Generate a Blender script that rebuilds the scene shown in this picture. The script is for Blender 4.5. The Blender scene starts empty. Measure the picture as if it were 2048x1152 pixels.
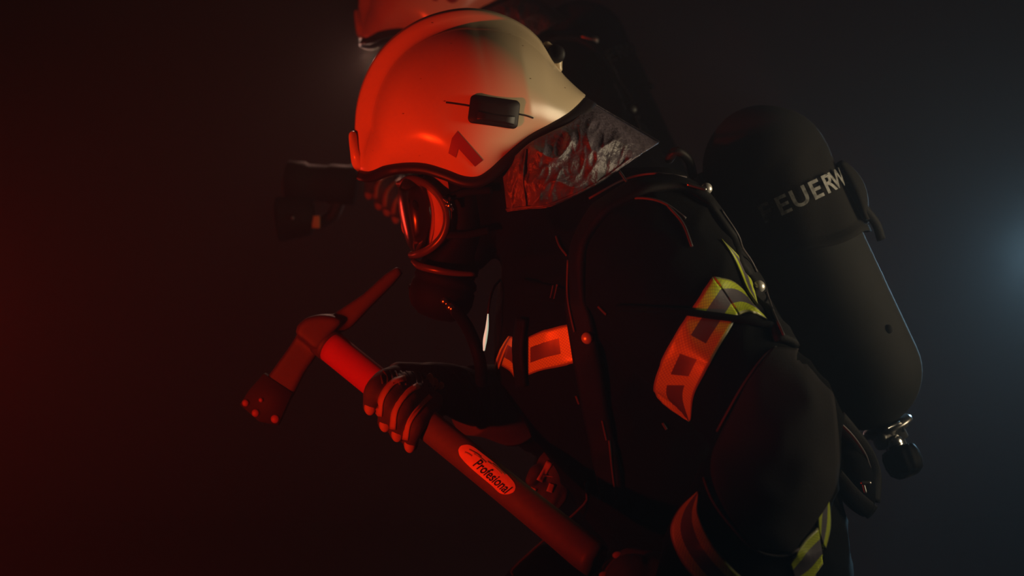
import bpy, bmesh, math, random
from mathutils import Vector, Matrix, noise
from mathutils.bvhtree import BVHTree
random.seed(4)
C = bpy.context.scene.collection
sc = bpy.context.scene
V = Vector
PI = math.pi

# ------------------------------------------------------------------ camera, world, lights, exposure
D = 1.8333; CZ = 0.95; K = 1551.5          # camera distance, height, pixels per metre in the plane Y = 0
def P(px, py, Y=0.0):
    s = (D + Y) / D
    return V(((px - 1024) / K * s, Y, CZ - (py - 576) / K * s))
cam_d = bpy.data.cameras.new('camera'); cam = bpy.data.objects.new('camera', cam_d); C.objects.link(cam)
cam.location = (0, -D, CZ); cam.rotation_euler = (PI / 2, 0, 0)
cam_d.lens = 50; cam_d.sensor_width = 36; cam_d.clip_start = 0.05
cam_d.dof.use_dof = True; cam_d.dof.focus_distance = 1.68; cam_d.dof.aperture_fstop = 4.0
sc.camera = cam
CAMPOS = V(cam.location)

w = bpy.data.worlds.new('world'); sc.world = w; w.use_nodes = True
w.node_tree.nodes['Background'].inputs[0].default_value = (0.55, 0.42, 0.40, 1)
w.node_tree.nodes['Background'].inputs[1].default_value = 0.0007

def light(name, kind, loc, power, color, target=None, size=0.05, spot=60, blend=0.6):
    d = bpy.data.lights.new(name, kind); o = bpy.data.objects.new(name, d); C.objects.link(o)
    o.location = loc; d.energy = power; d.color = color
    if kind == 'AREA': d.shape = 'DISK'; d.size = size
    else: d.shadow_soft_size = size
    if kind == 'SPOT': d.spot_size = math.radians(spot); d.spot_blend = blend
    if target is not None:
        o.rotation_euler = (V(target) - V(loc)).to_track_quat('-Z', 'Y').to_euler()
    return o
# red emergency light low on the left, on the camera's side
light('red_light', 'SPOT', (-0.86, -1.00, 0.64), 63, (1.0, 0.028, 0.002), (-0.12, -0.10, 1.07), 0.022, 58, 1.0)
# warm work light on the right, about chest high
light('warm_light', 'SPOT', (1.32, -0.24, 1.10), 46, (1.0, 0.80, 0.50), (0.08, -0.05, 1.07), 0.28, 60, 1.0)
# cold flood light just beyond the right edge of the picture, far back
light('cold_light', 'SPOT', tuple(P(2095, 500, 1.9)), 95, (0.34, 0.64, 0.86), tuple(P(2500, 1150, -1.0)), 0.12, 42, 1.0)
# added warm fill light far behind the two of them, lifts the right-hand haze
light('rear_fill_light', 'POINT', tuple(P(1500, 720, 1.9)), 3.0, (1.0, 0.60, 0.52), None, 0.1)
# torch glow behind the second firefighter
light('torch_light', 'SPOT', tuple(P(735, 108, 1.05)), 4.2, (1.0, 0.50, 0.36), tuple(P(790, 720, .1)), 0.03, 110, 1.0)
# weak red lamp deep in the room on the left
light('red_room_light', 'POINT', tuple(P(-200, 600, 1.9)), 8, (1.0, 0.04, 0.02), None, 0.2)

sc.view_settings.view_transform = 'Standard'; sc.view_settings.look = 'None'
sc.view_settings.exposure = 0.0; sc.view_settings.gamma = 1.0
sc.view_settings.use_curve_mapping = False
sc.cycles.volume_bounces = 0; sc.cycles.max_bounces = 6; sc.cycles.transparent_max_bounces = 16
sc.cycles.use_denoising = True
sc.cycles.volume_step_rate = 4

# ------------------------------------------------------------------ materials
def mat(name, color, rough=0.6, metal=0.0, bump=None, spec=0.5, var=None, sheen=0.0, coat=0.0):
    """bump = (scale, strength, distance); var = (scale, second colour)"""
    m = bpy.data.materials.new(name); m.use_nodes = True
    nt = m.node_tree; b = nt.nodes['Principled BSDF']
    b.inputs['Base Color'].default_value = (*color, 1); b.inputs['Roughness'].default_value = rough
    b.inputs['Metallic'].default_value = metal; b.inputs['Specular IOR Level'].default_value = spec
    b.inputs['Sheen Weight'].default_value = sheen; b.inputs['Coat Weight'].default_value = coat
    tc = nt.nodes.new('ShaderNodeTexCoord')
    if var:
        n = nt.nodes.new('ShaderNodeTexNoise'); n.inputs['Scale'].default_value = var[0]; n.inputs['Detail'].default_value = 6
        r = nt.nodes.new('ShaderNodeValToRGB'); r.color_ramp.elements[0].position = 0.38; r.color_ramp.elements[1].position = 0.68
        r.color_ramp.elements[0].color = (*color, 1); r.color_ramp.elements[1].color = (*var[1], 1)
        nt.links.new(tc.outputs['Object'], n.inputs['Vector']); nt.links.new(n.outputs['Fac'], r.inputs['Fac'])
        nt.links.new(r.outputs['Color'], b.inputs['Base Color'])
    if bump:
        n = nt.nodes.new('ShaderNodeTexNoise'); n.inputs['Scale'].default_value = bump[0]; n.inputs['Detail'].default_value = 5
        bp = nt.nodes.new('ShaderNodeBump'); bp.inputs['Strength'].default_value = bump[1]; bp.inputs['Distance'].default_value = bump[2]
        nt.links.new(tc.outputs['Object'], n.inputs['Vector']); nt.links.new(n.outputs['Fac'], bp.inputs['Height'])
        nt.links.new(bp.outputs['Normal'], b.inputs['Normal'])
    return m
M = {}
M['fabric'] = mat('black_fabric', (0.0022, 0.0020, 0.0022), 0.9, bump=(420, 0.5, 0.0006), spec=0.08)
M['webbing'] = mat('black_webbing', (0.0035, 0.003, 0.0035), 0.7, bump=(600, 0.6, 0.0006), spec=0.15)
M['rubber'] = mat('black_rubber', (0.003, 0.0025, 0.0025), 0.65, bump=(260, 0.15, 0.0004), spec=0.07)
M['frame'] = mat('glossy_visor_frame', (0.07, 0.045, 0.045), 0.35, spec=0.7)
M['rivet'] = mat('bright_rivet', (0.72, 0.70, 0.66), 0.33, 0.55)
M['rubber_matt'] = mat('matt_black_rubber', (0.006, 0.005, 0.005), 0.75, spec=0.12)
M['edge_rubber'] = mat('helmet_edge_rubber', (0.012, 0.008, 0.009), 0.45, spec=0.35)
M['patch'] = mat('elbow_patch_fabric', (0.021, 0.017, 0.017), 0.85, bump=(500, 0.5, 0.0006), spec=0.15)
M['chrome'] = mat('chrome', (0.75, 0.74, 0.72), 0.2, 1.0)
M['steel'] = mat('steel', (0.35, 0.34, 0.33), 0.35, 1.0, bump=(150, 0.1, 0.0005))
M['piping'] = mat('grey_piping', (0.06, 0.045, 0.05), 0.6)
M['cylinder'] = mat('dark_cylinder_paint', (0.012, 0.011, 0.010), 0.8, var=(14, (0.008, 0.008, 0.007)), spec=0.15)
M['cover'] = mat('cylinder_cover_fabric', (0.008, 0.007, 0.006), 0.9, bump=(500, 0.5, 0.0006), spec=0.12)
M['letters'] = mat('reflective_lettering', (0.24, 0.24, 0.23), 0.5, var=(160, (0.06, 0.06, 0.06)))
M['leather'] = mat('neck_leather', (0.125, 0.098, 0.122), 0.42, bump=(170, 1.0, 0.0022), var=(30, (0.055, 0.042, 0.050)), spec=0.55)
M['glove'] = mat('dark_glove', (0.055, 0.045, 0.056), 0.7, bump=(300, 0.5, 0.0008), spec=0.3)
M['glove_tan'] = mat('tan_glove_leather', (0.36, 0.21, 0.09), 0.6, bump=(220, 0.5, 0.001))
M['skin'] = mat('skin', (0.42, 0.24, 0.17), 0.55)
M['number'] = mat('red_number', (0.24, 0.012, 0.008), 0.5)
M['plastic'] = mat('black_plastic', (0.010, 0.007, 0.008), 0.55, spec=0.3)
M['label_red'] = mat('orange_label', (0.95, 0.50, 0.28), 0.5, var=(120, (0.85, 0.42, 0.22)))
M['label_ink'] = mat('label_ink', (0.01, 0.008, 0.008), 0.6)
M['label_mark'] = mat('faded_label_print', (0.52, 0.30, 0.10), 0.6)
M['axe_steel'] = mat('red_painted_axe_steel', (0.050, 0.026, 0.026), 0.6, var=(20, (0.034, 0.018, 0.018)))
M['guard'] = mat('blade_guard_leather', (0.02, 0.010, 0.010), 0.8)
M['floor'] = mat('dark_concrete', (0.03, 0.028, 0.027), 0.9, bump=(12, 0.4, 0.01))
M['wall'] = mat('dark_wall_paint', (0.022, 0.020, 0.020), 0.95, bump=(30, 0.2, 0.004))

def helmet_material():
    m = mat('cream_helmet_shell', (0.66, 0.52, 0.34), 0.25, spec=0.45)
    nt = m.node_tree; b = nt.nodes['Principled BSDF']
    tc = nt.nodes.new('ShaderNodeTexCoord')
    # small dark scuffs and specks
    mp = nt.nodes.new('ShaderNodeMapping'); mp.inputs['Scale'].default_value = (38, 38, 90)
    vo = nt.nodes.new('ShaderNodeTexVoronoi'); vo.inputs['Scale'].default_value = 0.85
    nt.links.new(tc.outputs['Object'], mp.inputs['Vector']); nt.links.new(mp.outputs['Vector'], vo.inputs['Vector'])
    r = nt.nodes.new('ShaderNodeValToRGB'); r.color_ramp.elements[0].position = 0.03; r.color_ramp.elements[1].position = 0.07
    r.color_ramp.elements[0].color = (0.22, 0.15, 0.10, 1); r.color_ramp.elements[1].color = (1, 1, 1, 1)
    nt.links.new(vo.outputs['Distance'], r.inputs['Fac'])
    n = nt.nodes.new('ShaderNodeTexNoise'); n.inputs['Scale'].default_value = 9; n.inputs['Detail'].default_value = 8
    nt.links.new(tc.outputs['Object'], n.inputs['Vector'])
    r2 = nt.nodes.new('ShaderNodeValToRGB'); r2.color_ramp.elements[0].position = 0.3; r2.color_ramp.elements[1].position = 0.7
    r2.color_ramp.elements[0].color = (0.60, 0.46, 0.29, 1); r2.color_ramp.elements[1].color = (0.68, 0.54, 0.36, 1)
    nt.links.new(n.outputs['Fac'], r2.inputs['Fac'])
    mx = nt.nodes.new('ShaderNodeMix'); mx.data_type = 'RGBA'; mx.blend_type = 'MULTIPLY'; mx.inputs[0].default_value = 1
    nt.links.new(r2.outputs['Color'], mx.inputs[6]); nt.links.new(r.outputs['Color'], mx.inputs[7])
    nt.links.new(mx.outputs[2], b.inputs['Base Color'])
    return m
M['helmet'] = helmet_material()

def wood_material():
    m = mat('axe_handle_wood', (0.45, 0.25, 0.11), 0.5)
    nt = m.node_tree; b = nt.nodes['Principled BSDF']
    tc = nt.nodes.new('ShaderNodeTexCoord'); mp = nt.nodes.new('ShaderNodeMapping')
    mp.inputs['Rotation'].default_value = (0, math.radians(-39), 0); mp.inputs['Scale'].default_value = (6, 60, 60)
    n = nt.nodes.new('ShaderNodeTexNoise'); n.inputs['Scale'].default_value = 3; n.inputs['Detail'].default_value = 8
    r = nt.nodes.new('ShaderNodeValToRGB'); r.color_ramp.elements[0].color = (0.075, 0.055, 0.026, 1); r.color_ramp.elements[1].color = (0.13, 0.095, 0.045, 1)
    nt.links.new(tc.outputs['Object'], mp.inputs['Vector']); nt.links.new(mp.outputs['Vector'], n.inputs['Vector'])
    nt.links.new(n.outputs['Fac'], r.inputs['Fac']); nt.links.new(r.outputs['Color'], b.inputs['Base Color'])
    return m
M['wood'] = wood_material()

def tape_material(name, segs):
    """fluorescent band with a silver-grey stripe; uv.x = metres along, uv.y = 0..1 across; segs = stripe intervals"""
    m = bpy.data.materials.new(name); m.use_nodes = True; nt = m.node_tree; b = nt.nodes['Principled BSDF']
    b.inputs['Roughness'].default_value = 0.38; b.inputs['Specular IOR Level'].default_value = 0.6
    def math_(op, a, c=None):
        n = nt.nodes.new('ShaderNodeMath'); n.operation = op
        for i, x in enumerate((a, c)):
            if x is None: continue
            if isinstance(x, (int, float)): n.inputs[i].default_value = x
            else: nt.links.new(x, n.inputs[i])
        return n.outputs[0]
    uv = nt.nodes.new('ShaderNodeUVMap'); sp = nt.nodes.new('ShaderNodeSeparateXYZ'); nt.links.new(uv.outputs[0], sp.inputs[0])
    u, v = sp.outputs[0], sp.outputs[1]
    inside = math_('MULTIPLY', math_('GREATER_THAN', v, 0.30), math_('LESS_THAN', v, 0.70))
    seg = None
    for a, c in segs:
        s = math_('MULTIPLY', math_('GREATER_THAN', u, a), math_('LESS_THAN', u, c))
        seg = s if seg is None else math_('MAXIMUM', seg, s)
    stripe = math_('MULTIPLY', inside, seg)
    edge = math_('MAXIMUM', math_('LESS_THAN', v, 0.045), math_('GREATER_THAN', v, 0.955))
    # honeycomb-like print: crossed diagonal lines
    un = math_('MULTIPLY', u, 2 * PI / 0.0042); vn = math_('MULTIPLY', v, 2 * PI / 0.0042 * 0.052)
    l1 = math_('SINE', math_('ADD', un, vn)); l2 = math_('SINE', math_('SUBTRACT', un, vn))
    mesh = math_('GREATER_THAN', math_('MAXIMUM', l1, l2), 0.86)
    def mix(f, c1, c2):
        n = nt.nodes.new('ShaderNodeMix'); n.data_type = 'RGBA'; nt.links.new(f, n.inputs[0])
        for i, x in ((6, c1), (7, c2)):
            if isinstance(x, tuple): n.inputs[i].default_value = x
            else: nt.links.new(x, n.inputs[i])
        return n.outputs[2]
    c = mix(mesh, (0.60, 0.72, 0.020, 1), (0.34, 0.38, 0.03, 1))
    c = mix(stripe, c, (0.115, 0.10, 0.12, 1))
    c = mix(edge, c, (0.30, 0.30, 0.12, 1))
    nt.links.new(c, b.inputs['Base Color'])
    bp = nt.nodes.new('ShaderNodeBump'); bp.inputs['Strength'].default_value = 0.3; bp.inputs['Distance'].default_value = 0.0004
    nt.links.new(mesh, bp.inputs['Height']); nt.links.new(bp.outputs['Normal'], b.inputs['Normal'])
    return m
M['tape_arm'] = tape_material('reflective_tape_arm', [(-1, 0.058), (0.078, 0.102), (0.116, 2)])
M['tape_chest'] = tape_material('reflective_tape_chest', [(0.004, 0.05)])
M['tape'] = tape_material('reflective_tape', [(-1, 5)])

def visor_material():
    m = bpy.data.materials.new('clear_visor'); m.use_nodes = True; nt = m.node_tree
    nt.nodes.remove(nt.nodes['Principled BSDF']); out = nt.nodes['Material Output']
    t = nt.nodes.new('ShaderNodeBsdfTransparent'); t.inputs[0].default_value = (0.19, 0.16, 0.16, 1)
    g = nt.nodes.new('ShaderNodeBsdfGlossy'); g.inputs['Roughness'].default_value = 0.22
    f = nt.nodes.new('ShaderNodeFresnel'); f.inputs[0].default_value = 1.5
    mx = nt.nodes.new('ShaderNodeMixShader'); nt.links.new(f.outputs[0], mx.inputs[0])
    nt.links.new(t.outputs[0], mx.inputs[1]); nt.links.new(g.outputs[0], mx.inputs[2]); nt.links.new(mx.outputs[0], out.inputs[0])
    return m
M['visor'] = visor_material()

# ------------------------------------------------------------------ helpers
def thing(name, label, cat, loc=(0, 0, 0), group=None):
    o = bpy.data.objects.new(name, None); C.objects.link(o); o.location = loc
    o.empty_display_size = 0.1
    o['label'] = label; o['category'] = cat
    if group: o['group'] = group
    return o
def link(name, me, m, parent=None, label=None, smooth=True):
    """mesh given in world coordinates, parented without changing its place"""
    if parent is not None:
        off = V((0, 0, 0)); p = parent
        while p is not None: off += V(p.location); p = p.parent
        for v in me.vertices: v.co -= off
    me.name = name
    me.materials.clear(); me.materials.append(m)
    if smooth:
        for f in me.polygons: f.use_smooth = True
    o = bpy.data.objects.new(name, me); C.objects.link(o)
    if parent is not None: o.parent = parent
    if label: o['label'] = label
    return o
def data(vs, fs, uvs=None):
    me = bpy.data.meshes.new('m'); me.from_pydata([tuple(v) for v in vs], [], fs); me.update()
    if uvs:
        l = me.uv_layers.new(name='UVMap')
        for poly in me.polygons:
            for li in poly.loop_indices: l.data[li].uv = uvs[me.loops[li].vertex_index]
    return me
def merge(*ms):
    vs, fs = [], []
    for a, b in ms:
        n = len(vs); vs += list(a); fs += [tuple(i + n for i in f) for f in b]
    return vs, fs
def cr(pts, n):
    """Catmull-Rom through tuples of any length, n samples"""
    pts = [tuple(p) for p in pts]; k = len(pts)
    if k == 2:
        return [tuple(a + (b - a) * i / (n - 1) for a, b in zip(*pts)) for i in range(n)]
    ln = [0]
    for a, b in zip(pts, pts[1:]): ln.append(ln[-1] + max(1e-9, math.sqrt(sum((x - y) ** 2 for x, y in zip(a, b)))))
    out = []; j = 0
    for i in range(n):
        s = ln[-1] * i / (n - 1)
        while j < k - 2 and s > ln[j + 1]: j += 1
        t = (s - ln[j]) / (ln[j + 1] - ln[j])
        p0, p1, p2, p3 = pts[max(j - 1, 0)], pts[j], pts[j + 1], pts[min(j + 2, k - 1)]
        h = ln[j + 1] - ln[j]
        def tan(a, b, la, lb): return [(y - x) / (lb - la) if lb > la else 0 for x, y in zip(a, b)]
        m1 = tan(p0, p2, ln[max(j - 1, 0)], ln[j + 1]); m2 = tan(p1, p3, ln[j], ln[min(j + 2, k - 1)])
        h00 = 2*t**3 - 3*t**2 + 1; h10 = t**3 - 2*t**2 + t; h01 = -2*t**3 + 3*t**2; h11 = t**3 - t**2
        out.append(tuple(h00*a + h10*h*ma + h01*b + h11*h*mb for a, ma, b, mb in zip(p1, m1, p2, m2)))
    return out
def rings(centers, radial, cap=True, n=24, closed=False):
    """radial(i, k) -> Vector offset from centers[i]"""
    vs, fs = [], []; L = len(centers)
    for i, c in enumerate(centers):
        for k in range(n): vs.append(V(c) + radial(i, k))
    for i in range(L if closed else L - 1):
        j = (i + 1) % L
        for k in range(n):
            a, b = i*n + k, i*n + (k+1) % n; c, d = j*n + (k+1) % n, j*n + k
            fs.append((a, b, c, d))
    if cap and not closed:
        vs.append(V(centers[0])); vs.append(V(centers[-1])); a, b = len(vs) - 2, len(vs) - 1
        for k in range(n):
            fs.append((a, (k+1) % n, k)); fs.append((b, (L-1)*n + k, (L-1)*n + (k+1) % n))
    return vs, fs
def frames(pts, up=V((0, 1, 0)), closed=False):
    out = []; L = len(pts); last = None
    for i in range(L):
        if closed: t = V(pts[(i+1) % L]) - V(pts[i-1])
        else: t = V(pts[min(i+1, L-1)]) - V(pts[max(i-1, 0)])
        t = t.normalized() if t.length > 1e-9 else V((0, 0, 1))
        nn = t.cross(up)
        if nn.length < 0.05: nn = last.copy() if last else t.cross(V((1, 0, 0)))
        nn.normalize()
        if last is not None and nn.dot(last) < 0: nn = -nn
        last = nn; bb = t.cross(nn).normalized(); out.append((t, nn, bb))
    return out
def tube(pts, r, n=12, samples=None, closed=False, flat=None, up=V((0, 1, 0)), cap=True):
    """pts: world Vectors; r: number or list; flat = depth radius factor"""
    rr = r if isinstance(r, (list, tuple)) else [r] * len(pts)
    if samples:
        q = cr([(*p, a) for p, a in zip(pts, rr)], samples); pts = [V(x[:3]) for x in q]; rr = [max(1e-5, x[3]) for x in q]
        if closed: pts = pts[:-1]; rr = rr[:-1]
    fr = frames(pts, up, closed); fl = flat or 1.0
    def rad(i, k):
        a = 2*PI*k/n; return fr[i][1]*math.cos(a)*rr[i] + fr[i][2]*math.sin(a)*rr[i]*fl
    return rings(pts, rad, cap, n, closed)
def round_tube(pts, r, n=14, samples=20, up=V((0, 1, 0)), flat=None):
    """tube with rounded ends"""
    rr = r if isinstance(r, (list, tuple)) else [r] * len(pts)
    q = cr([(*p, a) for p, a in zip(pts, rr)], samples)
    t0 = (V(q[1][:3]) - V(q[0][:3])).normalized(); t1 = (V(q[-1][:3]) - V(q[-2][:3])).normalized()
    pre = [(*(V(q[0][:3]) - t0*q[0][3]*math.sin(a)), q[0][3]*math.cos(a)) for a in (1.45, 1.1, 0.7, 0.35)]
    post = [(*(V(q[-1][:3]) + t1*q[-1][3]*math.sin(a)), q[-1][3]*math.cos(a)) for a in (0.35, 0.7, 1.1, 1.45)]
    q = pre + q + post
    return tube([V(x[:3]) for x in q], [x[3] for x in q], n, flat=flat, up=up)
def lathe(a, b, prof, n=40):
    """prof: (t, r): t in metres from a towards b"""
    d = (V(b) - V(a)).normalized(); s = d.cross(V((0, 1, 0))).normalized(); u = d.cross(s).normalized()
    c = [V(a) + d*t for t, r in prof]
    return rings(c, lambda i, k: (s*math.cos(2*PI*k/n) + u*math.sin(2*PI*k/n)) * prof[i][1], True, n)
def loft_fb(secs, n=40, samples=40, e=2.3):
    """secs: (front px,py, back px,py, half depth m, centre Y)"""
    q = cr(secs, samples); cs = []; hs = []; ds = []
    for fx, fy, bx, by, d, y in q:
        f, b = P(fx, fy, y), P(bx, by, y); cs.append((f + b) / 2); hs.append((b - f) / 2); ds.append(d)
    def sgn(x): return (abs(x) ** (2 / e)) * (1 if x >= 0 else -1)
    return rings(cs, lambda i, k: hs[i]*sgn(math.cos(2*PI*k/n)) + V((0, ds[i], 0))*sgn(math.sin(2*PI*k/n)), True, n)
def rbox(center, half, rot=None, bev=0.002, seg=3):
    bm = bmesh.new(); bmesh.ops.create_cube(bm, size=1)
    for v in bm.verts: v.co = V((v.co.x*2*half[0], v.co.y*2*half[1], v.co.z*2*half[2]))
    bmesh.ops.bevel(bm, geom=bm.edges[:], offset=bev, segments=seg, affect='EDGES', profile=0.5)
    if rot is not None: bmesh.ops.rotate(bm, verts=bm.verts[:], cent=(0, 0, 0), matrix=rot)
    bm.verts.ensure_lookup_table(); vs = [v.co + V(center) for v in bm.verts]; fs = [tuple(v.index for v in f.verts) for f in bm.faces]
    bm.free(); return vs, fs
def prism(outline, thick, Yf, bev=0.0, m_dir=None):
    """outline in pixels, Yf(px,py) -> centre depth; a solid of the given thickness with a softened rim"""
    vs = []; n = len(outline)
    cx = sum(p[0] for p in outline)/n; cy = sum(p[1] for p in outline)/n
    lay = [(-thick/2, 1-bev), (-thick/2*0.6, 1.0), (thick/2*0.6, 1.0), (thick/2, 1-bev)]
    for dy, s in lay:
        for px, py in outline:
            x, y = cx + (px-cx)*s, cy + (py-cy)*s; vs.append(P(x, y, Yf(x, y)) + V((0, dy, 0)))
    fs = [tuple(range(n)), tuple(reversed(range(3*n, 4*n)))]
    for l in range(3):
        for k in range(n): fs.append((l*n+k, (l+1)*n+k, (l+1)*n+(k+1) % n, l*n+(k+1) % n))
    return vs, fs
def remesh(parts, voxel, smooth=4, fold=None):
    vs, fs = merge(*parts); me = data(vs, fs)
    bm = bmesh.new(); bm.from_mesh(me); bmesh.ops.recalc_face_normals(bm, faces=bm.faces[:]); bm.to_mesh(me); bm.free()
    o = bpy.data.objects.new('tmp', me); C.objects.link(o)
    r = o.modifiers.new('r', 'REMESH'); r.mode = 'VOXEL'; r.voxel_size = voxel
    s = o.modifiers.new('s', 'SMOOTH'); s.iterations = smooth; s.factor = 0.5
    dg = bpy.context.evaluated_depsgraph_get(); out = bpy.data.meshes.new_from_object(o.evaluated_get(dg))
    bpy.data.objects.remove(o)
    if fold:
        ns = [v.normal.copy() for v in out.vertices]
        for v, nn in zip(out.vertices, ns): v.co += nn * fold(v.co)
        out.update()
    return out
def bvh_of(*ms):
    vs, fs = [], []
    for me in ms:
        n = len(vs)
        if isinstance(me, bpy.types.Mesh):
            vs += [v.co.copy() for v in me.vertices]; fs += [tuple(i+n for i in p.vertices) for p in me.polygons]
        else:
            vs += [V(v) for v in me[0]]; fs += [tuple(i+n for i in f) for f in me[1]]
    return BVHTree.FromPolygons(vs, fs)
def hit(bvh, px, py, Yg=-0.2):
    d = (P(px, py, 0) - CAMPOS).normalized()
    h, nn, i, t = bvh.ray_cast(CAMPOS, d)
    if h is None:
        h, nn, i, t = bvh.find_nearest(P(px, py, Yg))
    if nn.dot(d) > 0: nn = -nn
    return h, nn
def band(edgeA, edgeB, bvh, thick=0.002, nu=48, nv=8, lift=0.0006, Yg=-0.2, smooth=0):
    """a strip of real thickness lying on a surface between two edges given in pixels"""
    A = cr(edgeA, nu); B = cr(edgeB, nu); top, bot, uv = [], [], []; L = 0; last = None
    grid = []
    for i in range(nu):
        row = []
        for j in range(nv):
            t = j/(nv-1); px = A[i][0]*(1-t)+B[i][0]*t; py = A[i][1]*(1-t)+B[i][1]*t
            row.append(hit(bvh, px, py, Yg))
        grid.append(row)
    # limit depth jumps where the ray slips past a silhouette
    for _ in range(smooth):
        g2 = [row[:] for row in grid]
        for i in range(1, nu-1):
            for j in range(nv):
                g2[i][j] = ((grid[i-1][j][0]+grid[i][j][0]+grid[i+1][j][0])/3, (grid[i-1][j][1]+grid[i][j][1]+grid[i+1][j][1]).normalized())
        grid = g2
    for i in range(nu):
        mid = grid[i][nv//2][0]
        if last is not None: L += min(0.02, (mid-last).length)
        last = mid
        for j in range(nv):
            h, nn = grid[i][j]
            top.append(h + nn*(lift+thick)); bot.append(h + nn*(lift*0.2)); uv.append((L, j/(nv-1)))
    vs = top + bot; n = nu*nv; fs = []
    for i in range(nu-1):
        for j in range(nv-1):
            a = i*nv+j; fs.append((a, a+1, a+nv+1, a+nv)); fs.append((n+a, n+a+nv, n+a+nv+1, n+a+1))
    for i in range(nu-1):
        a = i*nv; fs.append((a, a+nv, n+a+nv, n+a)); b = i*nv+nv-1; fs.append((b+nv, b, n+b, n+b+nv))
    for j in range(nv-1):
        fs.append((j+1, j, n+j, n+j+1)); a = (nu-1)*nv+j; fs.append((a, a+1, n+a+1, n+a))
    return data(vs, fs, uv + uv)
def strap_mesh(center, wm, bvh, thick, nu=110, nv=8, lift=0.003, smooth=10):
    c = []; 
    for p in cr(center, nu): c.append(hit(bvh, p[0], p[1], -.2))
    for _ in range(smooth):
        c = [c[0]] + [((c[i-1][0]+c[i][0]+c[i+1][0])/3, (c[i-1][1]+c[i][1]+c[i+1][1]).normalized()) for i in range(1, nu-1)] + [c[-1]]
    top, bot, uv = [], [], []; L = 0
    for i in range(nu):
        t = (c[min(i+1, nu-1)][0]-c[max(i-1, 0)][0]).normalized(); nn = c[i][1]; sd = t.cross(nn).normalized(); nn = sd.cross(t).normalized()
        if nn.dot(c[i][1]) < 0: nn = -nn
        for j in range(nv):
            k = 2*j/(nv-1)-1; q = c[i][0]+sd*wm*k; h, hn, _, _ = bvh.find_nearest(q)
            q = q.lerp(h, 0.6); e = 1 if 0 < j < nv-1 else 0.6
            top.append(q+nn*(lift+thick*e)); bot.append(q+nn*lift*.1-nn*.002); uv.append((0, j/(nv-1)))
    n = nu*nv; fs = []
    for i in range(nu-1):
        for j in range(nv-1):
            a = i*nv+j; fs.append((a, a+1, a+nv+1, a+nv)); fs.append((n+a, n+a+nv, n+a+nv+1, n+a+1))
        a = i*nv; fs.append((a, a+nv, n+a+nv, n+a)); b = a+nv-1; fs.append((b+nv, b, n+b, n+b+nv))
    for j in range(nv-1):
        fs.append((j+1, j, n+j, n+j+1)); a = (nu-1)*nv+j; fs.append((a, a+1, n+a+1, n+a))
    return data(top+bot, fs, uv+uv)
def ribbon(center, hw, bvh, **k):
    c = cr(center, k.get('nu', 48)); A, B = [], []
    for i, p in enumerate(c):
        a, b = c[max(i-1, 0)], c[min(i+1, len(c)-1)]; t = V((b[0]-a[0], b[1]-a[1])).normalized(); nn = V((-t.y, t.x))
        A.append((p[0]+nn.x*hw, p[1]+nn.y*hw)); B.append((p[0]-nn.x*hw, p[1]-nn.y*hw))
    return band(A, B, bvh, **k)
def cord(pts, r, bvh, samples=30, lift=0.0, n=8, Yg=-0.2):
    q = cr(pts, samples); w = []
    for p in q:
        h, nn = hit(bvh, p[0], p[1], Yg); w.append(h + nn*(r*0.5+lift))
    for _ in range(3): w = [w[0]] + [(w[i-1]+w[i]+w[i+1])/3 for i in range(1, len(w)-1)] + [w[-1]]
    return tube(w, r, n)
def text_mesh(s, size, shear=0.0, bold=0.0, sub=0.003):
    cu = bpy.data.curves.new('t', 'FONT'); cu.body = s; cu.size = size; cu.shear = shear; cu.offset = bold
    cu.align_x = 'CENTER'; cu.align_y = 'CENTER'; cu.resolution_u = 4
    o = bpy.data.objects.new('t', cu); C.objects.link(o)
    dg = bpy.context.evaluated_depsgraph_get(); me = bpy.data.meshes.new_from_object(o.evaluated_get(dg)); bpy.data.objects.remove(o)
    bm = bmesh.new(); bm.from_mesh(me); bmesh.ops.triangulate(bm, faces=bm.faces[:])
    for _ in range(4):
        e = [x for x in bm.edges if x.calc_length() > sub]
        if not e: break
        bmesh.ops.subdivide_edges(bm, edges=e, cuts=1); bmesh.ops.triangulate(bm, faces=bm.faces[:])
    bm.to_mesh(me); bm.free(); return me
def decal(me, ox, oy, ang, bvh, lift=0.0006, Yg=-0.1, px_per=None):
    """lay a flat mesh (x, y in pixels) on a surface"""
    ca, sa = math.cos(ang), math.sin(ang)
    for v in me.vertices:
        x = ox + v.co.x*ca + v.co.y*sa; y = oy + v.co.x*sa - v.co.y*ca
        h, nn = hit(bvh, x, y, Yg); v.co = h + nn*lift
    return me
def poly_mesh(pts, sub):
    bm = bmesh.new(); bm.faces.new([bm.verts.new((x, y, 0)) for x, y in pts]); bmesh.ops.triangulate(bm, faces=bm.faces[:])
    for _ in range(6):
        e = [x for x in bm.edges if x.calc_length() > sub]
        if not e: break
        bmesh.ops.subdivide_edges(bm, edges=e, cuts=1); bmesh.ops.triangulate(bm, faces=bm.faces[:])
    me = bpy.data.meshes.new('p'); bm.to_mesh(me); bm.free(); return me
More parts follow.
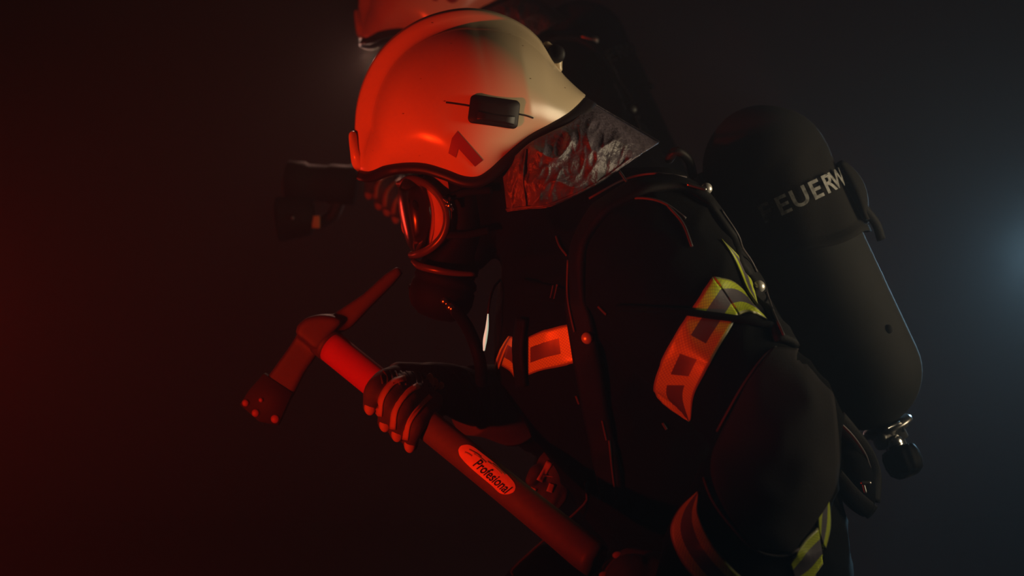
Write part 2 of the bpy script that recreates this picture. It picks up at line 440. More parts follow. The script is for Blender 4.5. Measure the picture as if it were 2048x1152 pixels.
def ell(center, r3, n=20):
    vs, fs = [], []
    for i in range(1, n):
        a = PI*i/n
        for k in range(n*2):
            b = PI*k/n; vs.append(V(center) + V((r3[0]*math.sin(a)*math.cos(b), r3[1]*math.sin(a)*math.sin(b), r3[2]*math.cos(a))))
    m = n*2
    for i in range(n-2):
        for k in range(m): fs.append((i*m+k, i*m+(k+1) % m, (i+1)*m+(k+1) % m, (i+1)*m+k))
    vs.append(V(center)+V((0, 0, r3[2]))); vs.append(V(center)-V((0, 0, r3[2]))); t, b = len(vs)-2, len(vs)-1
    for k in range(m): fs.append((t, (k+1) % m, k)); fs.append((b, (n-2)*m+k, (n-2)*m+(k+1) % m))
    return vs, fs
def B_(*parts): return data(*merge(*parts))

# ------------------------------------------------------------------ the room and its haze
def box_mesh(x0, x1, y0, y1, z0, z1):
    vs = [(x, y, z) for x in (x0, x1) for y in (y0, y1) for z in (z0, z1)]
    return data(vs, [(0, 1, 3, 2), (4, 6, 7, 5), (0, 4, 5, 1), (2, 3, 7, 6), (0, 2, 6, 4), (1, 5, 7, 3)])
fl = link('floor', box_mesh(-4, 4, -3, 4.2, -0.1, 0), M['floor'], smooth=False); fl['kind'] = 'structure'
wl = link('wall_back', box_mesh(-4, 4, 4.0, 4.2, 0, 3.2), M['wall'], smooth=False); wl['kind'] = 'structure'
hz = link('smoke', box_mesh(-3.6, 3.6, -2.6, 3.9, 0.005, 3.1), M['wall'], smooth=False)
hz['kind'] = 'stuff'; hz['category'] = 'smoke'; hz['label'] = 'thin smoke filling the dark room around both firefighters'
vm = bpy.data.materials.new('smoke_haze'); vm.use_nodes = True
vm.node_tree.nodes.remove(vm.node_tree.nodes['Principled BSDF'])
vs_ = vm.node_tree.nodes.new('ShaderNodeVolumeScatter'); vs_.inputs['Density'].default_value = 0.031
vs_.inputs['Color'].default_value = (0.9, 0.9, 0.9, 1); vs_.inputs['Anisotropy'].default_value = 0.25
vm.node_tree.links.new(vs_.outputs[0], vm.node_tree.nodes['Material Output'].inputs['Volume'])
hz.data.materials.clear(); hz.data.materials.append(vm)

# ------------------------------------------------------------------ person: the suited body
def limb(pts, samples=24, n=22):
    """pts: (px, py, Y, r)"""
    return round_tube([P(a, b, y) for a, b, y, r in pts], [r for *_, r in pts], n, samples)
def fold(co):
    a = noise.noise(V((co.x*7, co.y*7, co.z*7))) * 0.0055
    b = (1 - abs(noise.noise(V((co.x*16 + co.z*9, co.y*9, co.z*20 - co.x*8)))))**3 * 0.0055
    return a + b - 0.003
TORSO = [(985, 395, 1145, 325, .068, 0), (1000, 470, 1250, 340, .09, 0), (1000, 560, 1372, 352, .16, 0), (992, 640, 1448, 455, .20, 0),
         (995, 735, 1535, 600, .212, 0), (1075, 890, 1600, 760, .20, 0), (1190, 1050, 1660, 950, .19, 0), (1290, 1200, 1690, 1150, .19, 0), (1380, 1310, 1670, 1320, .15, 0)]
def suit(legs):
    parts = [loft_fb(TORSO, 48, 60)]
    # hood and neck
    parts.append(loft_fb([(870, 110, 1000, 90, .04, 0), (815, 190, 1060, 170, .08, 0), (838, 280, 1065, 270, .088, 0), (860, 350, 1040, 350, .078, 0),
                          (880, 430, 1010, 440, .066, 0), (885, 500, 985, 500, .052, 0), (905, 540, 965, 540, .03, 0)], 32, 30))
    parts.append(limb([(960, 330, 0, .07), (1060, 400, 0, .075), (1180, 480, 0, .085)]))
    # near (left) arm: elbow drawn back, forearm coming down towards the camera
    parts.append(limb([(1300, 520, -.17, .095), (1345, 600, -.215, .088), (1440, 720, -.255, .075), (1500, 790, -.28, .071), (1552, 850, -.30, .069)]))
    parts.append(limb([(1548, 845, -.30, .069), (1545, 930, -.315, .072), (1510, 1050, -.335, .078), (1460, 1130, -.35, .072), (1420, 1195, -.36, .062)]))
    # far (right) arm, reaching forward to the axe
    parts.append(limb([(1240, 500, .17, .09), (1190, 680, .215, .072), (1150, 800, .20, .06), (1120, 850, .17, .056)]))
    parts.append(limb([(1125, 850, .17, .054), (1060, 825, .12, .048), (1000, 805, .06, .041), (965, 800, .03, .038)]))
    for lg in legs:
        parts.append(limb(lg, 26, 22))
    return remesh(parts, 0.0065, 5, fold)
def z2py(z, Y): return 576 + (CZ - z) * K * D / (D + Y)
legs1 = [[(1540, 1280, -.11, .11), (1530, 1500, -.13, .09), (1510, z2py(.30, -.14), -.14, .08), (1490, z2py(.11, -.14), -.14, .075)],
         [(1490, z2py(.11, -.14), -.14, .072), (1700, z2py(.10, -.14), -.14, .062), (1960, z2py(.09, -.14), -.14, .055)],
         [(1540, 1270, .11, .11), (1380, 1260, .13, .10), (1200, 1225, .14, .088), (1110, 1205, .14, .078)],
         [(1115, 1210, .14, .076), (1130, 1450, .14, .065), (1150, z2py(.2, .14), .14, .06), (1155, z2py(.12, .14), .14, .055)]]
body_me = suit(legs1)
body_bvh = bvh_of(body_me)

def boot(root, px, Y, z, flip=0):
    c = P(px, 576, Y); x = c.x
    if not flip:
        pr = [round_tube([V((x, Y, z+.26)), V((x, Y, z+.12)), V((x, Y, z+.07))], [.06, .055, .05], 16, 8),
              round_tube([V((x+.03, Y, z+.05)), V((x-.10, Y, z+.05)), V((x-.17, Y, z+.042))], [.045, .046, .036], 16, 10)]
    else:
        pr = [round_tube([V((x-.05, Y, z+.085)), V((x+.06, Y, z+.075)), V((x+.10, Y, z+.07))], [.058, .05, .046], 16, 8),
              round_tube([V((x+.11, Y, z+.11)), V((x+.11, Y, z+.05))], [.045, .045], 16, 8)]
    o = link('boot', remesh(pr, 0.006, 3), M['rubber'], root)
    o['label'] = 'black rubber fire boot'

# ------------------------------------------------------------------ gloves
def glove(fingers, palm, voxel=0.0028):
    parts = [round_tube([P(a, b, y) for a, b, y, r in palm], [r for *_, r in palm], 18, 24, flat=1.0)]
    for f in fingers: parts.append(round_tube([P(a, b, y) for a, b, y, r in f], [r for *_, r in f], 14, 20))
    return remesh(parts, voxel, 3, lambda co: noise.noise(co*60)*0.0012)
# right hand: wrapped over the axe handle
RF = [[(795, 750, -.060, .0125), (768, 758, -.098, .0125), (748, 782, -.118, .0120), (742, 812, -.108, .0105)],
      [(822, 762, -.070, .0130), (800, 772, -.110, .0130), (777, 806, -.132, .0122), (772, 846, -.118, .0108)],
      [(848, 780, -.076, .0130), (828, 794, -.116, .0125), (803, 828, -.138, .0120), (797, 866, -.124, .0105)],
      [(868, 803, -.082, .0120), (852, 824, -.118, .0115), (830, 856, -.138, .0108), (822, 888, -.124, .0095)]]
RT = [(925, 785, -.01, .022), (885, 795, .0, .0175), (862, 830, -.03, .0150), (880, 862, -.062, .0125)]
RP = [(1000, 805, .05, .037), (955, 800, .02, .036), (900, 778, -.015, .033), (850, 765, -.045, .026), (800, 755, -.055, .020)]
# ------------------------------------------------------------------ build person
ROOT1 = V((P(1400, 576, 0).x, 0, 0))
def person(root, body, hands=True):
    link('suit', body, M['fabric'], root, 'black turnout jacket and trousers')
    g = glove(RF + [RT], RP)
    gb = bvh_of(g)
    gl = link('glove', g, M['glove'], root, 'dark grey work glove')
    # knuckle ribs across the back of the glove
    for k in range(11):
        x = 760 + k*11.5; h = [(x-5, 742+k*.5), (x+2, 752+k*.5), (x+5, 768+k*.6)]
        link('rib', data(*cord(h, 0.0015, gb, 8, n=6, Yg=-.05)), M['glove'], gl)
    # tan leather side walls between the fingers and the patch at the thumb root
    for a, b in zip(RF, RF[1:]):
        pts = [((p[0]*0.42+q[0]*0.58), (p[1]*0.42+q[1]*0.58)) for p, q in zip(a, b)]
        link('finger_wall', ribbon(pts, 5.5, gb, nu=16, nv=4, thick=0.0012, Yg=-.1), M['glove_tan'], gl, 'tan leather finger wall')
    for f in RF:
        t = f[-1]; h, nn = hit(gb, t[0]-4, t[1]+6, t[2])
        link('finger_tip', data(*ell(h - nn*0.003, (.0070, .0050, .0095), 10)), M['glove_tan'], gl, 'tan leather finger tip')
    link('patch', data(*merge(*[ell(hit(gb, x, y, -.02)[0], (.0055, .003, .011-.003*k), 8) for k, (x, y) in enumerate([(860, 764), (869, 768), (880, 771)])])), M['glove_tan'], gl, 'tan patch on the glove')
    # gathered cuff of the glove
    for k, (x0, y0, x1, y1) in enumerate([(905, 748, 945, 835), (920, 746, 960, 838), (934, 748, 972, 842)]):
        link('cuff_fold', data(*cord([(x0, y0), ((x0+x1)/2+12, (y0+y1)/2), (x1, y1)], 0.0022, gb, 12, n=8, Yg=0)), M['glove'], gl)
    gl2 = link('sleeve_cuff', data(*tube([P(940, 800, .02), P(985, 803, .045), P(1030, 815, .09)], [.046, .049, .053], 26, 12)), mat('cuff_knit', (0.075, 0.06, 0.075), 0.8, bump=(300, .5, .001)), root, 'greyish knitted sleeve cuff')

ff1 = thing('person', 'foreground firefighter in black turnout gear leaning forward, gripping the axe in both gloved hands', 'person', ROOT1)
person(ff1, body_me)
# left hand low on the handle end
LF = [[(1262, 1108, -.335, .0125), (1232, 1112, -.335, .0120), (1215, 1140, -.33, .0115), (1222, 1168, -.315, .010)],
      [(1290, 1130, -.34, .0130), (1258, 1134, -.345, .0125), (1240, 1165, -.34, .0120), (1250, 1195, -.325, .010)],
      [(1312, 1155, -.345, .0125), (1282, 1160, -.35, .0120), (1265, 1192, -.345, .0115), (1275, 1220, -.33, .010)],
      [(1330, 1182, -.345, .0120), (1304, 1190, -.35, .0110), (1290, 1216, -.345, .0105), (1300, 1240, -.33, .009)]]
LT = [(1330, 1130, -.32, .019), (1280, 1105, -.30, .0150), (1240, 1100, -.285, .0135), (1210, 1118, -.280, .012)]
LP = [(1430, 1210, -.36, .040), (1380, 1195, -.355, .037), (1330, 1165, -.345, .032), (1292, 1135, -.33, .024)]
LF = [[(a+14, b+22, y, q) for a, b, y, q in f] for f in LF]; LT = [(a+14, b+22, y, q) for a, b, y, q in LT]; LP = [(a+14, b+22, y, q) for a, b, y, q in LP]
lg_me = glove(LF + [LT], LP); lb = bvh_of(lg_me); lgl = link('glove', lg_me, M['glove'], ff1, 'dark grey work glove')
for x, y in ((1235, 1110), (1192, 1143)):
    h, nn = hit(lb, x, y, -.33); link('finger_wall', data(*ell(h, (.006, .003, .004), 8)), M['glove_tan'], lgl)
boot(ff1, 1950, -.14, 0.0, 1); boot(ff1, 1150, .14, 0.0)

# face inside the mask
def face(root):
    f = remesh([loft_fb([(850, 330, 960, 320, .05, 0), (826, 375, 960, 370, .066, 0), (830, 410, 960, 420, .066, 0), (838, 450, 960, 460, .062, 0), (848, 500, 960, 500, .05, 0), (866, 538, 950, 535, .035, 0)], 28, 24),
                round_tube([P(835, 405, 0), P(818, 440, 0), P(822, 455, 0)], [.009, .011, .013], 12, 8),
                round_tube([P(836, 480, -.014), P(832, 482, 0), P(836, 480, .014)], [.006, .007, .006], 10, 8),
                round_tube([P(838, 388, -.045), P(826, 384, -.02), P(826, 384, .02), P(838, 388, .045)], [.008, .009, .009, .008], 10, 12)], 0.003, 4)
    o = link('face', f, M['skin'], root, 'face dimly seen through the visor')
    for s in (-1, 1): link('eye', data(*ell(P(842, 408, s*.031), (.011, .011, .010), 10)), M['letters'], o)
face(ff1)

# reflective tapes and piping of the jacket
def tape(name, A, Bq, m, root, label=None, **k):
    return link(name, band(A, Bq, body_bvh, **k), m, root, label)
def jacket_trim(root):
    tape('reflective_tape', [(1424, 556), (1385, 615), (1345, 680), (1316, 745), (1313, 790), (1376, 843)],
         [(1475, 632), (1458, 662), (1440, 692), (1412, 745), (1390, 790), (1384, 838)], M['tape_arm'], root, 'upper arm tape, orange in the red light', nu=70, nv=12)
    tape('reflective_tape', [(1426, 556), (1458, 562), (1484, 582), (1498, 604)],
         [(1477, 631), (1492, 626), (1512, 630), (1532, 641)], M['tape'], root, 'yellow end of the upper arm tape', nu=24, nv=12)
    tape('reflective_tape', [(1440, 480), (1462, 512), (1478, 548), (1492, 580), (1512, 610)],
         [(1450, 490), (1478, 518), (1494, 546), (1504, 578), (1512, 612)], M['tape'], root, 'yellow tape across the back of the shoulder', nu=30, nv=8)
    tape('reflective_tape', [(1060, 674), (1090, 661), (1120, 652), (1142, 648)], [(1060, 748), (1090, 738), (1120, 732), (1156, 724)],
         M['tape_chest'], root, 'chest tape, red orange', nu=30, nv=12)
    tape('reflective_tape', [(1172, 698), (1180, 700)], [(1176, 720), (1188, 720)], M['tape'], root, nu=4, nv=4)
    tape('reflective_tape', [(1024, 672), (1036, 680), (1040, 700)], [(1006, 730), (1024, 742), (1038, 765)], M['tape'], root, nu=10, nv=8)
    tape('reflective_tape', [(1020, 672), (1008, 690), (996, 715), (992, 735)], [(1028, 674), (1016, 696), (1006, 720), (1000, 738)], M['tape'], root, nu=10, nv=5)
    tape('reflective_tape', [(1398, 985), (1362, 1020), (1345, 1060), (1358, 1110), (1400, 1165), (1450, 1200)],
         [(1399, 990), (1398, 1030), (1420, 1080), (1462, 1134), (1490, 1160), (1510, 1172)], M['tape'], root, 'forearm tape, orange in the red light', nu=60, nv=12)
    tape('reflective_tape', [(1578, 1125), (1606, 1080), (1632, 1055)], [(1590, 1170), (1622, 1156), (1644, 1128)], M['tape'], root, 'yellow forearm tape', nu=24, nv=12)
    tape('reflective_tape', [(1634, 1060), (1632, 1030), (1638, 1005), (1650, 986)], [(1646, 1100), (1656, 1060), (1656, 1020), (1652, 988)], M['tape'], root, 'yellow forearm tape edge', nu=24, nv=8)
    pd = tape('elbow_patch', [(1545, 698), (1500, 760), (1455, 850), (1425, 930), (1450, 1020), (1510, 1098)],
         [(1645, 705), (1663, 790), (1672, 880), (1670, 960), (1642, 1020), (1580, 1106)], M['patch'], root, 'grey quilted elbow patch', nu=60, nv=24, thick=0.003, smooth=4)
    for pts in ([(1438, 862), (1470, 800), (1500, 752), (1545, 697), (1590, 692), (1630, 698), (1651, 716)],
                [(1411, 958), (1425, 1000), (1460, 1050), (1505, 1098), (1545, 1112), (1580, 1108), (1594, 1098)],
                [(1335, 415), (1365, 450), (1382, 495)], [(1115, 475), (1122, 495), (1137, 512)],
                [(1117, 570), (1111, 600)], [(1109, 572), (1104, 598)], [(1200, 612), (1216, 628)], [(1240, 614), (1262, 612)],
                [(1010, 1105), (1015, 1130), (1028, 1152)], [(1325, 845), (1333, 858)], [(1154, 790), (1160, 806)], [(1230, 335), (1300, 325), (1350, 335)],
                [(1180, 400), (1250, 362), (1310, 350), (1370, 358)], [(1190, 425), (1260, 400), (1320, 405), (1370, 440)]):
        link('piping', data(*cord(pts, 0.0016, body_bvh, 24, lift=0.0015)), M['piping'], root)
    # dark line crossing the arm tape, standing in for the shade of a crease
    link('cord', data(*cord([(1240, 615), (1300, 617), (1360, 624), (1420, 632), (1470, 641), (1540, 655)], 0.0040, body_bvh, 30, lift=0.002)), M['fabric'], root, 'dark cord across the sleeve')
    # chest pocket flap
    link('pocket_flap', band([(1050, 560), (1100, 570), (1135, 580)], [(1055, 600), (1100, 606), (1135, 612)], body_bvh, 0.003, 16, 8), M['fabric'], root)
jacket_trim(ff1)

# ------------------------------------------------------------------ helmet
TOP = [(717, 338), (710, 300), (709, 260), (713, 210), (727, 160), (752, 112), (790, 70), (840, 38), (895, 20), (945, 16), (1000, 27), (1050, 52), (1084, 84), (1105, 118), (1126, 148), (1150, 172), (1171, 190)]
BOT = [(717, 340), (740, 345), (772, 333), (812, 327), (852, 329), (892, 341), (930, 355), (957, 355), (980, 341), (1005, 318), (1032, 294), (1062, 271), (1100, 251), (1136, 230), (1158, 210), (1171, 192)]
HW = 0.124
def helmet_curves(n):
    return cr(TOP, n), cr(BOT, n)
def helmet_w0(u): return HW * (max(0.0, math.sin(PI * min(1, max(0, u)))) ** 0.42)
def helmet_w(u):
    a0 = math.radians(-33*min(1, max(0, u)/0.15, max(0, 1-u)/0.25)); return helmet_w0(u)*math.cos(a0)**0.42
def helmet_shell():
    nu, nv = 120, 90; T, Bo = helmet_curves(nu); vs = []; idx = {}
    def edge_n(i):
        a, b = T[max(i-1, 0)], T[min(i+1, nu-1)]; t = V((b[0]-a[0], b[1]-a[1])).normalized(); return V((t.y, -t.x))
    cols = 2*nv - 1
    for i in range(nu):
        u = i/(nu-1); W = helmet_w0(u); nn = edge_n(i)
        ri = 27 * min(1, max(0, (u-0.02)/0.10)) * min(1, max(0, (0.90-u)/0.28))
        tx, ty = T[i][0]-nn.x*ri, T[i][1]-nn.y*ri
        for j in range(cols):
            v = j/(nv-1); s = 1
            if v > 1: v = 2-v; s = -1
            a0 = math.radians(-33*min(1, u/0.15, (1-u)/0.25)); a = a0 + (PI/2-a0)*v; y = W*max(0.0, math.cos(a))**0.92/math.cos(a0)**0.5
            k = (math.sin(a)-math.sin(a0))/(1-math.sin(a0))
            px = Bo[i][0]*(1-k)+tx*k; py = Bo[i][1]*(1-k)+ty*k
            st = min(1, max(0, (0.041-y)/0.010)); st = st*st*(3-2*st) - 0.16*math.exp(-((y-0.046)/0.006)**2)
            px += nn.x*ri*st; py += nn.y*ri*st
            vs.append(P(px, py, -s*y))
    fs = [(i*cols+j, (i+1)*cols+j, (i+1)*cols+j+1, i*cols+j+1) for i in range(nu-1) for j in range(cols-1)]
    return vs, fs
hs = helmet_shell()
helmet_bvh = bvh_of(hs)
def sweep_edge(side, off, r, u0=0.0, u1=1.0, n=80, flat=1.0):
    T, Bo = helmet_curves(n); pts = []
    for i in range(n):
        u = i/(n-1)
        if u < u0 or u > u1: continue
        a, b = Bo[max(i-1, 0)], Bo[min(i+1, n-1)]; t = V((b[0]-a[0], b[1]-a[1])).normalized(); nn = V((-t.y, t.x))
        pts.append(P(Bo[i][0]+nn.x*off, Bo[i][1]+nn.y*off, side*helmet_w(u)))
    return pts
def edge_band():
    """rubber edge profile following the whole rim, near side then far side"""
    near = sweep_edge(-1, 8, 0); far = sweep_edge(1, 8, 0)
    ring = near + far[::-1][1:-1]
    return tube(ring, 0.0085, 14, closed=True, flat=0.62, up=V((0, 1, 0)), cap=False)
h_root = V((P(930, 300).x, 0, P(930, 340).z))
hel = thing('helmet', 'cream fire helmet with a red number 1 on the head of the foreground firefighter', 'helmet', h_root)
def helmet_parts(hel, number=True):
    sh = link('shell', B_(hs), M['helmet'], hel)
    sm = sh.modifiers.new('t', 'SOLIDIFY'); sm.thickness = 0.003; sm.offset = -1
    # rim: swept strips with own section so it never twists
    for s in (-1, 1):
        n = 90; T, Bo = helmet_curves(n); vs = []; sec = [(-3, .0015), (6, .0042), (14, .0042), (20, .0015), (20, -.004), (8, -.006), (-3, -.004)]
        m_ = len(sec); 
        for i in range(n):
            u = i/(n-1); a, b = Bo[max(i-1, 0)], Bo[min(i+1, n-1)]; t = V((b[0]-a[0], b[1]-a[1])).normalized(); nn = V((-t.y, t.x))
            wk = 1.0 + 0.35*max(0, (u-0.55)/0.45)
            for o_, d_ in sec:
                vs.append(P(Bo[i][0]+nn.x*o_*wk, Bo[i][1]+nn.y*o_*wk, s*(helmet_w(u)+d_)))
        fs = [(i*m_+k, i*m_+(k+1) % m_, (i+1)*m_+(k+1) % m_, (i+1)*m_+k) for i in range(n-1) for k in range(m_)]
        fs += [tuple(range(m_)), tuple(range((n-1)*m_, n*m_))]
        link('rubber_edge', data(vs, fs), M['edge_rubber'], hel, 'black rubber rim')
    # front plate
    out = cr([(707, 266), (703, 272), (706, 310), (712, 340), (730, 341), (735, 332), (724, 305), (717, 268), (707, 266)], 40)[:-1]
    link('front_plate', data(*prism(out, 0.075, lambda x, y: 0.0, 0.10)), M['helmet'], hel, 'small cream plate at the brow')
    # side lamp clip
    a = math.radians(7.5); ca, sa = math.cos(a), math.sin(a)
    def rr(w_, h_, r_, n=6):
        q = []
        for cx, cy, st in ((w_-r_, h_-r_, 0), (-w_+r_, h_-r_, 90), (-w_+r_, -h_+r_, 180), (w_-r_, -h_+r_, 270)):
            for k in range(n+1):
                t = math.radians(st+90*k/n); q.append((cx+r_*math.cos(t), cy+r_*math.sin(t)))
        return q
    def on_helmet(outline, lift0, lift1, cx, cy):
        n = len(outline); vs = []
        lay = [(1.0, lift0), (1.0, lift1*0.7), (0.94, lift1), (0.5, lift1*1.02)]
        for s, l in lay:
            for x, y in outline:
                h, nn = hit(helmet_bvh, cx + (x*ca - y*sa)*s, cy + (x*sa + y*ca)*s, -.12); vs.append(h + nn*l)
        fs = [(l*n+k, l*n+(k+1) % n, (l+1)*n+(k+1) % n, (l+1)*n+k) for l in range(3) for k in range(n)]
        fs.append(tuple(range(3*n, 4*n)))
        return vs, fs
    clip = link('side_clip', data(*on_helmet(rr(49, 28, 10), 0, .0045, 987, 224)), M['plastic'], hel, 'black oblong clip on the side')
    link('slot', data(*on_helmet(rr(38, 9, 3), 0.0040, .0054, 990, 236)), M['edge_rubber'], clip)
    for q in ([(892, 205), (915, 208), (940, 212)], [(1036, 228), (1052, 231), (1066, 236)]):
        link('scratch', data(*cord(q, 0.0011, helmet_bvh, 10, lift=-0.0005)), M['guard'], hel)
    # rear adjuster: cream housing with a black knob
    link('rear_housing', data(*round_tube([P(1094, 92, -.012), P(1108, 112, -.014), P(1117, 138, -.012)], [.006, .010, .005], 14, 10)), M['helmet'], hel)
    link('rear_knob', data(*lathe(P(1112, 108, -.03), P(1112, 108, .01), [(0, .0), (0, .009), (.004, .012), (.022, .012), (.026, .009)], 20)), M['plastic'], hel)
helmet_parts(hel)
# the number 1, slanting, as in the photograph
one = [(915, 262), (966, 320), (950, 333), (917, 297), (912, 315), (897, 306), (904, 276)]
one = [(x, -y) for x, y in one]
pm = poly_mesh(one, 8)
link('number', decal(pm, 0, 0, 0, helmet_bvh, 0.0009, -.12), M['number'], hel, 'red number 1')

# leather neck curtain
def curtain(root):
    top = [(1004, 340), (1030, 312), (1062, 284), (1105, 262), (1148, 240), (1180, 205)]
    hem = [(1014, 424), (1050, 419), (1096, 415), (1150, 392), (1200, 366), (1262, 322), (1318, 285)]
    nu, nv = 150, 70; T = cr(top, nu); H = cr(hem, nu)
    for s in (-1, 1):
        vs = []
        for i in range(nu):
            u = i/(nu-1); y = (0.118 - 0.030*max(0, 1-u/0.22)**1.6)*(1-u**2.6)**0.5
            for j in range(nv):
                t = j/(nv-1); px = T[i][0]*(1-t)+H[i][0]*t; py = T[i][1]*(1-t)+H[i][1]*t
                bul = math.sin(PI*t)*0.010
                q = V((px*0.018, py*0.018, s*3))
                f = (1-abs(noise.noise(q*0.9)))**4*0.010 + noise.noise(q*2.2)*0.004 + (1-abs(noise.noise(V((px*.05+py*.012, py*.02, s)))))**5*0.003
                f += 0.007*math.exp(-((px-1056-(py-330)*0.04)/8)**2)*(1 if px < 1100 else 0)*-1
                k = min(1, (1-u)*6)*min(1, t*6)
                vs.append(P(px - f*200*t*0.2, py, s*(y+bul+f*k*0.8)))
        fs = [(i*nv+j, i*nv+j+1, (i+1)*nv+j+1, (i+1)*nv+j) for i in range(nu-1) for j in range(nv-1)]
        me = data(vs, fs)
        o = link('neck_curtain', me, M['leather'], root, 'wrinkled dark leather neck curtain')
        sm = o.modifiers.new('t', 'SOLIDIFY'); sm.thickness = 0.002
        cb = bvh_of((vs, fs))
        if s < 0:
            link('hem', data(*cord([(x, y-5) for x, y in hem[:-1]], 0.0016, cb, 40, n=6)), M['leather'], o)
            link('seam', data(*cord([(1052, 300), (1046, 340), (1048, 380), (1052, 415)], 0.0012, cb, 20, n=6)), M['leather'], o)
curtain(hel)

# ------------------------------------------------------------------ breathing mask
m_root = V((P(870, 500).x, 0, P(870, 500).z))
def mask(label):
    mk = thing('breathing_mask', label, 'breathing mask', m_root)
    fp = remesh([loft_fb([(870, 345, 985, 345, .070, 0), (878, 385, 985, 380, .076, 0), (886, 430, 985, 420, .074, 0), (880, 480, 975, 480, .068, 0), (848, 512, 965, 520, .058, 0), (838, 535, 955, 550, .048, 0), (850, 560, 940, 575, .040, 0)], 36, 30)], 0.004, 4)
    # hollow for the face: keep the part behind the visor ring
    link('facepiece', fp, M['rubber'], mk)
    # visor: a clear bulge in front of the ring
    vs = loft_fb([(806, 362, 868, 352, .050, 0), (797, 385, 882, 380, .066, 0), (799, 420, 890, 415, .072, 0), (806, 455, 888, 452, .070, 0), (816, 488, 872, 488, .060, 0), (828, 508, 850, 506, .040, 0)], 40, 30, 2.4)
    link('visor', data(*vs), M['visor'], mk, 'clear curved visor')
    arc = [(800, 368, .0), (822, 358, .045), (850, 366, .066), (876, 388, .074), (892, 418, .077), (894, 446, .077), (884, 474, .073), (862, 496, .064), (838, 508, .045), (824, 510, .0)]
    q = cr(arc, 40); ring = [P(x, y, -d) for x, y, d in q] + [P(x, y, d) for x, y, d in q[::-1][1:-1]]
    link('visor_frame', data(*tube(ring, 0.0052, 12, closed=True)), M['frame'], mk, 'black visor frame catching red light')
    # chrome clamp on the frame
    cl = link('clasp', data(*merge(round_tube([P(888, 396, -.086), P(896, 404, -.090), P(905, 420, -.088)], .0024, 10, 10), round_tube([P(899, 396, -.088), P(893, 410, -.090)], .0018, 8, 6), ell(P(899, 410, -.091), (.0035, .003, .0045), 8))), M['chrome'], mk, 'chrome clasp')
    # chin band
    cb = [P(826, 522, -.02), P(840, 532, -.052), P(872, 540, -.066), P(910, 546, -.066), P(950, 548, -.06)]
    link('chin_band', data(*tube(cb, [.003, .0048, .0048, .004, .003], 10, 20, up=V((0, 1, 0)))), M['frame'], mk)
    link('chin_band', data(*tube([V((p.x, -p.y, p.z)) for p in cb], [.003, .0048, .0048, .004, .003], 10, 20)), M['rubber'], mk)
    # head straps
    for pts in ([(888, 400, -.078), (930, 385, -.080), (985, 380, -.078)], [(890, 470, -.074), (930, 470, -.074), (980, 460, -.07)]):
        link('strap', data(*tube([P(*p) for p in pts], .005, 8, 12, flat=0.35)), M['webbing'], mk)
    # demand valve
    a, b = P(896, 545, -.01), P(866, 648, -.01)
    dv = link('demand_valve', data(*lathe(a, b, [(0, .034), (.006, .040), (.012, .0415), (.016, .039), (.020, .0415), (.034, .042), (.042, .040), (.052, .034), (.060, .022), (.063, .0)], 40)), M['rubber_matt'], mk, 'round black demand valve')
    link('button', data(*lathe(P(832, 585, -.01), P(822, 590, -.01), [(0, .013), (.004, .013), (.006, .010)], 20)), M['rubber'], dv)
    link('coupling', data(*lathe(P(884, 597, -.048), P(928, 640, -.062), [(0, .003), (.002, .0055), (.008, .0055), (.009, .0035), (.012, .0035), (.013, .0062), (.019, .0062), (.020, .0045), (.023, .0072), (.031, .0072), (.033, .004)], 20)), M['chrome'], mk, 'chrome hose coupling')
    link('hose', data(*round_tube([P(915, 625, -.06), P(935, 655, -.075), P(951, 692, -.088), P(961, 730, -.085), P(963, 762, -.068)], .0078, 14, 30)), M['rubber'], mk, 'black air hose')
    return mk
mask('black full-face breathing mask with round visor worn by the foreground firefighter')

